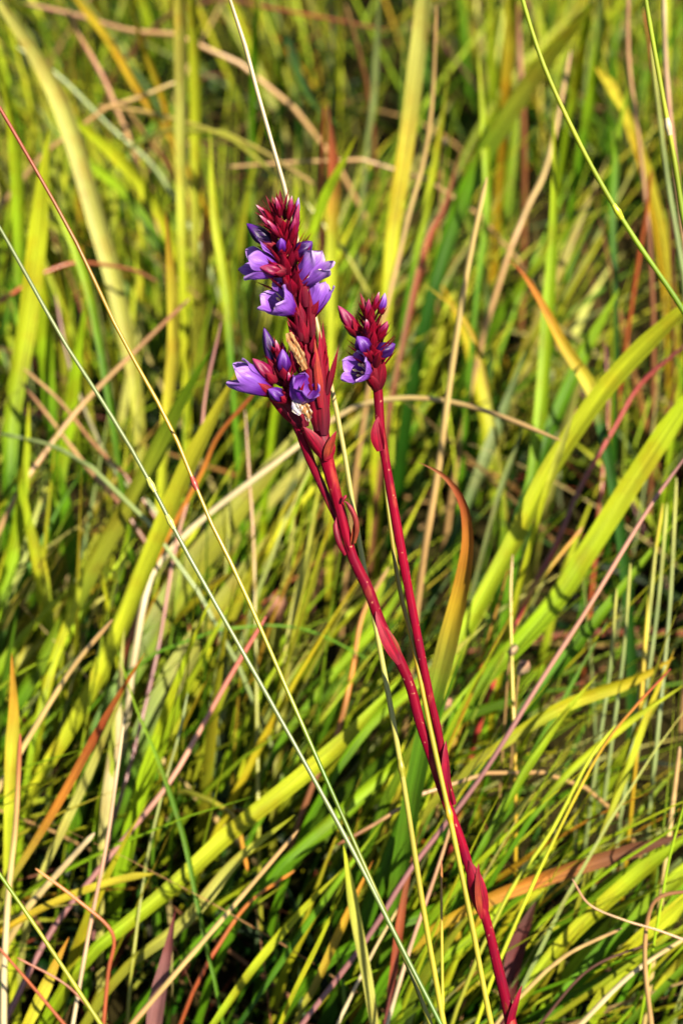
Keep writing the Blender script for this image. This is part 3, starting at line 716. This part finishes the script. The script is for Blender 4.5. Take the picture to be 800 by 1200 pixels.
# side stem to the small head, and the short branch to the low head
stem('side_stem', [(530, 942), (524, 918), (514, 862), (500, 800), (485, 725), (471, 650), (461, 595), (452, 542), (446, 502), (442, 452), (437, 420), (433, 385)], [9.5, 9.5, 9.5, 9.5, 10, 10, 11, 11, 10, 10, 12, 9], t=-3)
stem('branch_stem', [(412, 650), (404, 628), (394, 606), (375, 565), (362, 535), (353, 508), (346, 485), (336, 450), (328, 425)], [8, 8, 8.5, 9, 10, 12, 16, 12, 7], t=[0, -3, -7, -10, -8, -3, 2, 4, 4])

# ---- bracts
def bract_surface(n=14, m=7, cup=0.95, point=1.35, belly=0.32):
    """unit scoop: base at origin, tip at (0,0,1), opening to -y, back to +y"""
    s = np.linspace(0, 1, n)
    half = np.where(s < belly, 0.55 + 0.45 * np.sin(s / belly * np.pi / 2), np.cos(((s - belly) / (1 - belly)) * np.pi / 2) ** point)
    half = np.maximum(half, 0.01)
    us = np.linspace(-1, 1, m)
    V, U = [], []
    for i in range(n):
        for uu in us:
            a = uu * cup
            V.append((half[i] * math.sin(a) / max(math.sin(cup), 0.3), half[i] * (math.cos(a) - 1) * 0.9 + 0.10 * math.sin(s[i] * math.pi) + (0.05 if abs(uu) < 0.1 else 0), s[i]))
            U.append((uu * 0.5 + 0.5, s[i]))
    return np.array(V), grid_faces(n, m), np.array(U)
BV, BF, BU = bract_surface()
BV2, _, _ = bract_surface(cup=1.15, point=0.75, belly=0.42)

def frame(axis, back):
    z = nrm(axis); y = nrm(back - z * (back @ z)); x = np.cross(y, z)
    return np.stack([x, y, z], 1)

def bract_mesh(cols, k=1.0, BV=BV):
    s = BU[:, 1:2]
    c = np.array(cols)
    t = s * (len(c) - 1); i = np.minimum(t.astype(int), len(c) - 2)[:, 0]
    f = t - i[:, None]
    return make_mesh('bract', BV, BF, M_BRACT, (c[i] * (1 - f) + c[i + 1] * f) * k, BU * np.array([1, 1]))
B_RED = [bract_mesh([CR_D * 0.7, CR, CR, CR * 0.6 + CR_P * 0.4], 0.9), bract_mesh([CR_D * 0.6, CR * 0.8, CR * 0.9], 0.9), bract_mesh([CR_D, CR * 0.9, lin((214, 20, 70)) * 0.32], 0.95)]
N_RED = bract_mesh([CR, CR, CR * 0.8 + CR_P * 0.25, CR_P * 0.7], 1.0, BV2)
B_GREEN = bract_mesh([CR, CR * 0.7 + GRN * 0.5, CR * 0.8 + GRN * 0.3, CR], 1.0, BV2)
B_ORANGE = bract_mesh([CR, lin((196, 70, 50)) * 0.42, lin((205, 90, 70)) * 0.42], 1.0)

def place(me, base, axis, back, L, W, Dp=None, name='bract', label=None, parent=None):
    Rm = frame(np.asarray(axis), np.asarray(back))
    S = np.diag([W, Dp or W, L])
    M = np.eye(4); M[:3, :3] = Rm @ S; M[:3, 3] = np.asarray(base) - FOOT
    return link(name, me, parent=parent or PLANT, matrix=Matrix(M.tolist()), label=label)

def bract_px(a, b, w, back, me=None, ta=0, tb=0, label=None, depth=None):
    A, B = PP(a[0], a[1], ta), PP(b[0], b[1], tb)
    if me in (N_RED, B_GREEN):
        w *= 0.86
    return place(me or B_RED[0], A, B - A, D(*back), np.linalg.norm(B - A), w * 0.5 * UPX, (depth or w) * 0.5 * UPX, label=label)

# node bracts along the stems
bract_px((597, 1212), (611, 1155), 26, (0.8, 0.2, 0.4), N_RED, 2, 6)
bract_px((595, 1212), (585, 1158), 20, (-0.8, 0, 0.4), B_GREEN, 0, 3)
bract_px((566, 1074), (549, 1008), 27, (-0.25, 0.1, 1), N_RED, 5, 8)
bract_px((567, 1074), (560, 1012), 31, (0.9, 0.1, 0.25), B_GREEN, 1, 4)
bract_px((527, 942), (505, 878), 26, (-0.9, 0, 0.2), B_GREEN, -2, 1)
bract_px((528, 940), (522, 868), 34, (0.95, 0.1, 0.25), N_RED, 0, 2)
bract_px((471, 776), (440, 716), 27, (0.75, 0.3, 0.65), N_RED, 5, 7)
bract_px((468, 774), (443, 728), 18, (-0.4, 0, 0.6), B_GREEN, 3, 5)
bract_px((448, 528), (443, 488), 26, (0.55, 0.1, 0.8), N_RED, 3, 5)
bract_px((447, 526), (439, 486), 20, (-0.9, 0, 0.2), N_RED, 0, 2)
bract_px((382, 540), (355, 500), 22, (-0.3, -0.4, 0.9), N_RED, 10, 16)
bract_px((385, 540), (394, 505), 25, (0.8, -0.3, 0.3), B_GREEN, 8, 12)
bract_px((384, 538), (377, 508), 29, (0.1, -0.2, 1), N_RED, 12, 10)
# slender free bracts where the branch leaves the stem
def tendril(pts, w, ts, cols):
    P = catmull([PP(x, y, t) for (x, y), t in zip(pts, ts)], 24)
    s = np.linspace(0, 1, 24)
    V, F, u = tube(P, w * 0.5 * UPX * (0.75 + 0.5 * np.sin(s * np.pi)) * np.clip((1 - s) * 5, 0.25, 1), 8)
    c = np.array(cols); col = c[0] * (1 - s)[:, None] + c[1] * s[:, None]
    part('bract', V, F, M_BRACT, np.repeat(col, 8, 0), np.stack([u, np.repeat(s, 8)], 1), 'thin curved red bract standing off the stem')
tendril([(415, 636), (418, 620), (415, 604), (407, 590), (401, 587)], 5.5, (8, 10, 11, 12, 12), [GRN * 0.6 + CR * 0.6, CR_P * 0.8])
tendril([(401, 588), (403, 584), (406, 580)], 3.6, (12, 12, 12), [CR_P * 0.8, CR_P])
tendril([(404, 650), (397, 635), (393, 618), (394, 606)], 6, (8, 9, 6, 4), [CR, CR_P * 0.8])
bract_px((409, 652), (392, 610), 10, (-0.9, 0, 0.4), B_RED[1], 3, 0)
bract_px((412, 645), (417, 604), 11, (0.9, 0, 0.2), B_GREEN, 2, 6)

# ---- buds
VIO_D = lin((66, 10, 108)) * 0.34
VIO = lin((116, 34, 182)) * 0.39
LAV = lin((160, 96, 222)) * 0.46
LAV_L = lin((208, 172, 240)) * 0.50
MAG = lin((176, 14, 104)) * 0.33
PNK = lin((226, 80, 140)) * 0.36
WHT = lin((248, 206, 220)) * 0.52

def bud_mesh(cols, fat=0.3, twist=0.9, k=20, n=18, peak=0.45, sharp=0.8):
    s = np.linspace(0, 1, n)
    r = np.where(s < peak, 0.45 + 0.55 * np.sin(s / peak * np.pi / 2), np.cos((s - peak) / (1 - peak) * np.pi / 2) ** sharp)
    r = np.maximum(r, 0.02)
    a = np.linspace(0, 2 * np.pi, k, endpoint=False)
    V, U = [], []
    for i in range(n):
        for j, aa in enumerate(a):
            rr = r[i] * (1 + 0.2 * math.cos(5 * (aa - twist * s[i])) * math.sin(math.pi * min(1, s[i] * 1.1)))
            V.append((rr * math.cos(aa), rr * math.sin(aa), s[i])); U.append((j / k * 3, s[i]))
    c = np.array(cols); t = s * (len(c) - 1); i = np.minimum(t.astype(int), len(c) - 2); f = (t - i)[:, None]
    col = np.repeat(c[i] * (1 - f) + c[i + 1] * f, k, 0)
    ridge = np.array([0.86 + 0.28 * (0.5 + 0.5 * math.cos(5 * (a[j % k] - twist * s[j // k]))) for j in range(n * k)])[:, None]
    return make_mesh('bud', V, grid_faces(n, k, True), M_PETAL, col * ridge, np.array(U))
BUD_DARK = bud_mesh([MAG * 0.5, VIO_D, VIO_D * 1.1, VIO])
BUD_VIO = bud_mesh([MAG * 0.7, VIO_D * 1.3, VIO, LAV])
BUD_MAG = bud_mesh([CR, CR * 0.6 + MAG * 0.4, MAG, PNK])
BUD_PNK = bud_mesh([CR, CR, CR * 0.6 + MAG * 0.5, MAG, PNK, WHT], peak=0.35)
BUD_LAV = bud_mesh([MAG, VIO, LAV, LAV_L])

def calyx(base, axis, L, W, n=5, spread=0.24, tmin=-0.4):
    """pointed red sepals clasping the foot of a bud or flower"""
    axis = nrm(axis)
    ref = nrm(np.cross(axis, D(0.3, 0.2, 1)))
    ref2 = np.cross(axis, ref)
    a0 = random.random() * 6
    for i in range(n):
        a = a0 + i * 2 * math.pi / n
        rad = ref * math.cos(a) + ref2 * math.sin(a)
        ax = nrm(axis + rad * spread)
        place(random.choice(B_RED), base + rad * W * 0.5 * UPX - axis * 2 * UPX, ax, rad, L * random.uniform(0.85, 1.15) * UPX, W * 0.40 * UPX, name='sepal')

def bud(me, a, b, w, ta=8, tb=10, cal=True, label=None, cl=None):
    A, B = PP(a[0], a[1], ta), PP(b[0], b[1], tb)
    L = np.linalg.norm(B - A)
    if me in (BUD_PNK, BUD_MAG) and w < 12:
        w *= 0.8
    o = place(me, A, B - A, D(0.3, 0.2, 1), L, w * 0.5 * UPX, name='bud', label=label)
    if cal:
        calyx(A, B - A, L / UPX * (cl or (0.92 if me in (BUD_PNK, BUD_MAG) and w < 12 else 0.5)), w * 0.85)
    return o

# ---- open flowers
def petal_mesh(L, r0, r1, flare, tube_f=0.6, cols=None, n=16, m=9, curl=0.0, ang=36):
    s = np.linspace(0, 1, n); us = np.linspace(-1, 1, m)
    V, U, C = [], [], []
    c = np.array(cols or [MAG * 0.7, VIO, VIO * 0.35 + LAV * 0.65, LAV, LAV * 0.5 + LAV_L * 0.5])
    for i in range(n):
        q = max(0.0, (s[i] - tube_f) / (1 - tube_f))
        r = r0 + (r1 - r0) * math.sin(min(1, s[i] / 0.75) * math.pi / 2) + flare * q ** 1.6
        z = L * s[i] - curl * L * q * q
        hw = math.radians(ang) * 1.06 * (1.0 if q == 0 else max(0.03, (1 - q ** 2.8)) * (1 + 0.16 * math.sin(q * math.pi)))
        ref = r0 + (r1 - r0) * math.sin(min(1, s[i] / 0.75) * math.pi / 2)
        for uu in us:
            if q == 0:
                th = uu * hw; x, y = r * math.cos(th), r * math.sin(th)
            else:
                th = uu * hw
                bend = 1 - 0.55 * q
                x, y = r - ref * (1 - math.cos(th)) * bend, ref * math.sin(th) * 1.05
            x += 0.05 * r1 * math.exp(-(uu * 3.5) ** 2) - 0.05 * r1 * math.cos(uu * 8 + s[i] * 5) * q + 0.07 * r1 * math.sin(s[i] * 13 + uu * 4) * s[i]
            V.append((x, y, z)); U.append((uu * 0.5 + 0.5, s[i]))
            t = s[i] * (len(c) - 1); k_ = min(int(t), len(c) - 2); f = t - k_
            cc = c[k_] * (1 - f) + c[k_ + 1] * f
            edge = abs(uu) ** 3 * q
            C.append(cc * (1 - 0.35 * edge) + LAV_L * 0.35 * edge)
    return make_mesh('petal', V, grid_faces(n, m), M_PETAL, np.array(C), np.array(U))

def stamen_mesh(L, w):
    s = np.linspace(0, 1, 12)
    P = np.stack([0.12 * L * s ** 2, 0 * s, L * s], 1)
    r = np.where(s < 0.72, w * 0.35, w * (0.45 + 0.75 * np.sin(np.clip((s - 0.72) / 0.28, 0, 1) * math.pi)))
    r[-1] = w * 0.1
    V, F, u = tube(P, r, 7)
    c = np.repeat(np.where((s < 0.7)[:, None], lin((240, 235, 225)) * 0.7, lin((245, 226, 150)) * 0.7), 7, 0)
    return make_mesh('stamen', V, F, M_STAMEN, c, np.stack([u, np.repeat(s, 7)], 1))

def flower(a, direction, L, r1, flare, ta=8, petals=5, opens=None, roll=0.0, nst=4, cols=None, tube_f=0.64, lobes=None, label=None, cal=(0.5, 12)):
    A = PP(a[0], a[1], ta); ax = D(*direction)
    Lm, r1m, fm = L * 0.95 * UPX, r1 * 1.08 * UPX, flare * 0.35 * UPX
    Rm = frame(ax, D(0.2, 1, 0.3) if abs(ax @ D(0, 1, 0)) < 0.9 else D(1, 0, 0.3))
    M = np.eye(4); M[:3, :3] = Rm; M[:3, 3] = A - FOOT
    # corolla foot: a small round receptacle and tube, the petals grow from it
    s = np.linspace(0, 1, 8)
    P = np.stack([0 * s, 0 * s, s * Lm * 0.22 - 0.0004], 1)
    V, F, u = tube(P, r1m * (0.18 + 0.26 * s), 14)
    me = make_mesh('flower', V, F, M_PETAL, np.repeat((MAG * 0.6)[None] * (1 - s[:, None]) + VIO * s[:, None], 14, 0), np.stack([u, np.repeat(s, 14)], 1))
    o = link('flower', me, parent=PLANT, matrix=Matrix(M.tolist()), label=label)
    pm = petal_mesh(Lm, r1m * 0.3, r1m, fm, tube_f, cols, ang=180 / petals)
    for i in range(petals):
        extra = (opens[i] * 0.6 if opens else 0) + random.uniform(-0.06, 0.06)
        rot = Matrix.Rotation(roll + i * 2 * math.pi / petals, 4, 'Z') @ Matrix.Translation((0, 0, 0)) @ Matrix.Rotation(extra, 4, 'Y')
        sc = Matrix.Diagonal((1, 1, random.uniform(0.94, 1.05), 1))
        link('petal', pm, parent=o, matrix=rot @ sc)
    if nst:
        sm = stamen_mesh(Lm * 0.68, 1.45 * UPX)
        for i in range(nst):
            rot = Matrix.Rotation(roll + 0.5 + i * 2 * math.pi / nst, 4, 'Z') @ Matrix.Translation((r1m * 0.18, 0, 0)) @ Matrix.Rotation(0.16, 4, 'Y') @ Matrix.Diagonal((1, 1, random.uniform(0.85, 1.05), 1))
            link('stamen', sm, parent=o, matrix=rot)
    if cal:
        calyx(A, ax, L * cal[0], cal[1], n=4, spread=0.3)
    return o

# ---- spike of overlapping red bracts
def spike(base, top, n, rad, L, W, a0=38, a1=10, t=8, taper=0.35, start=0.0):
    A, B = PP(*base, t), PP(*top, t)
    ax = nrm(B - A); ref = nrm(np.cross(ax, -FW)); ref2 = np.cross(ax, ref)
    for i in range(n):
        f = (i + 0.5) / n
        az_ = i * 2.39996 + random.uniform(-0.4, 0.4)
        rd = ref * math.cos(az_) + ref2 * math.sin(az_)
        r = rad * (1 - (1 - taper) * f) * UPX
        an = math.radians(a0 + (a1 - a0) * f + random.uniform(-12, 12))
        d = nrm(ax * math.cos(an) + rd * math.sin(an))
        l = L * random.uniform(0.65, 1.2) * (1 - 0.25 * f) * UPX
        w = W * random.uniform(0.55, 1.15) * (1 - 0.3 * f) * 0.5 * UPX
        place(B_RED[i % 3], A + (B - A) * f + rd * r * 0.8, d, rd, l, w)

# tall head
spike((343, 345), (327, 246), 92, 21, 33, 11, 44, 18)
spike((368, 440), (343, 338), 40, 13, 36, 11, 13, 12, taper=0.9)
for a, b, w, ta, tb in [((372, 470), (356, 395), 13, 15, 15), ((380, 470), (374, 382), 12, 13, 13), ((382, 455), (378, 375), 10, 6, 8), ((360, 440), (335, 372), 12, 12, 12),
                        ((379, 500), (385, 415), 13, 8, 9), ((384, 462), (397, 404), 8, 12, 14), ((352, 400), (344, 345), 10, 20, 20), ((366, 398), (362, 335), 10, 16, 18),
                        ((358, 360), (348, 310), 12, 20, 24), ((338, 350), (330, 318), 12, 20, 24)]:
    bract_px(a, b, w, ((a[0] - 368) * 0.03, 0, 1), random.choice(B_RED), ta, tb)
bract_px((376, 478), (368, 392), 10, (0, 0, 1), B_ORANGE, 20, 21)
bract_px((381, 510), (376, 440), 16, (0.2, 0, 1), B_RED[1], 14, 14)
bract_px((372, 505), (362, 440), 16, (-0.3, 0, 1), B_RED[0], 12, 14)
# buds of the tall head
bud(BUD_PNK, (318, 258), (300, 240), 8, 16, 22)
bud(BUD_PNK, (322, 270), (304, 252), 8, 18, 26)
bud(BUD_PNK, (330, 278), (313, 258), 8, 22, 32)
bud(BUD_PNK, (328, 252), (323, 231), 7, 20, 26)
bud(BUD_PNK, (338, 255), (342, 229), 8, 16, 22)
bud(BUD_MAG, (342, 285), (350, 238), 10, 6, 10, cal=False)
bud(BUD_LAV, (344, 262), (350, 231), 7, 0, 4, cal=False)
bud(BUD_MAG, (340, 282), (346, 254), 9, 18, 24)
bud(BUD_DARK, (322, 290), (289, 262), 17, 8, 10, label='dark violet bud')
bud(BUD_DARK, (346, 300), (366, 283), 17, 14, 18, label='dark violet bud')
bud(BUD_VIO, (331, 296), (329, 279), 11, 20, 32)
bud(BUD_MAG, (332, 318), (304, 313), 14, 24, 32, label='magenta bud')
# flowers of the tall head
flower((330, 318), (-0.93, 0.30, 0.22), 46, 15, 11, ta=12, roll=0.3, opens=(0.1, 0.25, 0.1, 0.0, 0.05), label='open violet flower')
flower((344, 366), (-0.72, 0.52, 0.62), 42, 16, 8, ta=16, roll=0.9, opens=(0, 0.1, 0.15, 0.1, 0), label='open violet flower')
flower((349, 334), (0.58, 0.70, 0.30), 48, 15, 8, ta=12, roll=0.2, opens=(0.05, 0.0, 0.1, 0.35, 0.0), cols=[VIO, VIO * 0.6 + LAV * 0.5, LAV, LAV_L], label='pale violet flower')
flower((363, 370), (0.38, 0.90, 0.1), 44, 11, -4, ta=10, roll=0.5, nst=0, label='half closed violet flower')

# low head on the branch
spike((345, 478), (326, 415), 42, 14, 27, 10, 48, 18)
for a, b, w in [((352, 500), (316, 452), 15), ((356, 505), (334, 455), 14), ((358, 500), (350, 440), 13), ((362, 490), (348, 425), 11), ((350, 500), (308, 458), 12)]:
    bract_px(a, b, w, (-0.3, -0.2, 1), random.choice(B_RED), 8, 14)
bud(BUD_DARK, (326, 440), (309, 383), 15, 4, 4, label='tall dark violet bud')
bud(BUD_PNK, (328, 424), (323, 398), 10, 12, 16)
bud(BUD_MAG, (334, 424), (332, 402), 7, 10, 14)
bud(BUD_VIO, (333, 440), (331, 409), 15, 18, 22, label='violet bud')
bud(BUD_PNK, (346, 434), (342, 406), 11, 12, 16)
bud(BUD_MAG, (322, 446), (296, 420), 14, 14, 18, label='magenta bud')
bud(BUD_VIO, (334, 468), (314, 456), 15, 18, 26, label='violet bud')
bud(BUD_PNK, (340, 452), (338, 436), 8, 22, 28)
flower((318, 460), (-0.86, 0.50, 0.15), 54, 15, 1, ta=14, roll=0.4, nst=2, tube_f=0.5, label='large half open violet flower')
flower((346, 470), (0.48, 0.66, 0.62), 32, 15, 4, ta=20, roll=0.1, nst=0, cols=[LAV, LAV * 0.8 + VIO * 0.3, VIO, VIO], label='violet flower seen from behind')

# small head on the side stem
spike((438, 432), (432, 366), 62, 15, 31, 10, 46, 18)
for a, b, w in [((442, 458), (424, 432), 15), ((440, 458), (434, 420), 15), ((444, 456), (449, 415), 15), ((440, 455), (440, 412), 12), ((438, 452), (426, 418), 12)]:
    bract_px(a, b, w, ((a[0] - b[0]) * -0.04, -0.1, 1), random.choice(B_RED), 5, 10)
bud(BUD_MAG, (418, 390), (396, 358), 13, 10, 12, label='magenta bud with pink tip')
bud(BUD_DARK, (424, 398), (404, 380), 10, 8, 8, cal=False)
bud(BUD_MAG, (430, 372), (432, 350), 9, 18, 24)
bud(BUD_PNK, (438, 362), (444, 342), 8, 12, 16)
bud(BUD_LAV, (446, 366), (451, 343), 8, 4, 6)
bud(BUD_MAG, (444, 396), (454, 376), 11, 14, 18)
bud(BUD_PNK, (430, 388), (429, 374), 9, 24, 32)
bud(BUD_VIO, (432, 414), (418, 394), 17, 18, 26, label='violet bud')
bud(BUD_DARK, (440, 416), (463, 403), 17, 12, 15, label='dark violet bud')
flower((432, 438), (-0.66, 0.24, 0.66), 31, 13.5, 9, ta=14, roll=0.55, nst=5, opens=(0.1, 0.05, 0.1, 0.1, 0.15), label='open violet flower showing pale stamens')

# withered flowers: crumpled dry corollas clinging to the stem
def withered(pts, ts, widths, cols, label, seed):
    r_ = np.random.default_rng(seed)
    n, m = 18, 9
    P = catmull([PP(x, y, t) for (x, y), t in zip(pts, ts)], n)
    T = nrm(np.gradient(P, axis=0)); S = nrm(np.cross(T, -FW)); N = np.cross(S, T)
    w = np.interp(np.linspace(0, 1, n), np.linspace(0, 1, len(widths)), widths) * 0.5 * UPX
    V, U = [], []
    for i in range(n):
        for j in range(m):
            uu = -1 + 2 * j / (m - 1)
            V.append(P[i] + S[i] * uu * w[i] * (1 + 0.10 * r_.normal()) + N[i] * (math.cos(uu * 5 + i * 0.25) * w[i] * 0.3 + r_.normal() * w[i] * 0.07))
            U.append((j / (m - 1), i / n))
    c = np.array(cols)[r_.integers(0, len(cols), n * m)]
    part('withered_flower', V, grid_faces(n, m), M_WITHER, c, U, label)
TANP, ORP, WHP = lin((222, 168, 110)) * 0.36, lin((190, 116, 60)) * 0.34, lin((232, 222, 214)) * 0.42
withered([(358, 433), (350, 415), (342, 400), (338, 390)], (26, 28, 28, 27), [7, 10, 11, 8], [TANP, TANP, ORP, lin((232, 190, 140)) * 0.36], 'dry tan flower lying along the stem', 3)
withered([(362, 494), (360, 484), (355, 474), (352, 466)], (26, 30, 31, 30), [4, 10, 12, 6], [TANP, ORP, TANP, WHP], 'withered flower, orange and white', 4)
withered([(352, 486), (347, 480), (345, 472), (347, 466)], (30, 32, 33, 32), [4, 9, 7, 3], [WHP, WHP, lin((190, 180, 235)) * 0.5], 'shrivelled white petal', 5)

# ------------------------------------------------------------------ small pale husks caught in the grass
def husk(x, y, h, size, col, label, seed):
    r_ = np.random.default_rng(seed)
    c0 = at_h(x, y, h)
    n, k = 9, 10
    s_ = np.linspace(0, 1, n)
    P = c0 + np.stack([s_ * size * 0.5, s_ * 0, s_ * size], 1)
    V, F, u = tube(P, size * 0.32 * np.sin(np.clip(s_, 0.03, 0.97) * np.pi) ** 0.7, k)
    V = V + r_.normal(0, size * 0.05, V.shape)
    st = to_ground(np.array([c0, c0 + np.array([0, 0, 0.01])]))
    ps = np.vstack([st, c0[None], P[1][None]])
    root = ps[0].copy()
    o = link('seed_husk', make_mesh('seed_husk', V - root, F, M_WITHER, np.repeat(colour(col, n), k, 0), np.stack([u, np.repeat(s_, k)], 1)), loc=root, label=label, category='seed husk')
    V2, F2, u2 = tube(catmull(ps, 14), np.full(14, 0.0006), 6)
    link('stalk', make_mesh('stalk', V2 - root, F2, M_CULM, np.repeat(colour('tan', 14), 6, 0), np.stack([u2, np.repeat(np.linspace(0, 1, 14), 6)], 1)), parent=o)
husk(606, 790, 0.72, 0.008, 'cream>pink', 'small pinkish white husk beside the upright bluish culms', 1)
husk(596, 768, 0.70, 0.006, 'pink>cream', 'tiny pale husk above the pinkish white one', 2)
husk(312, 728, 0.45, 0.016, 'brown>pink', 'withered reddish seed head behind the crossing culms', 3)
husk(517, 832, 0.66, 0.007, 'cream>pink', 'small pale husk behind the slimmer red stem', 4)
husk(518, 172, 0.5, 0.006, 'pink>cream', 'pale husk in the dark gap beside the wide pale yellow blade', 5)
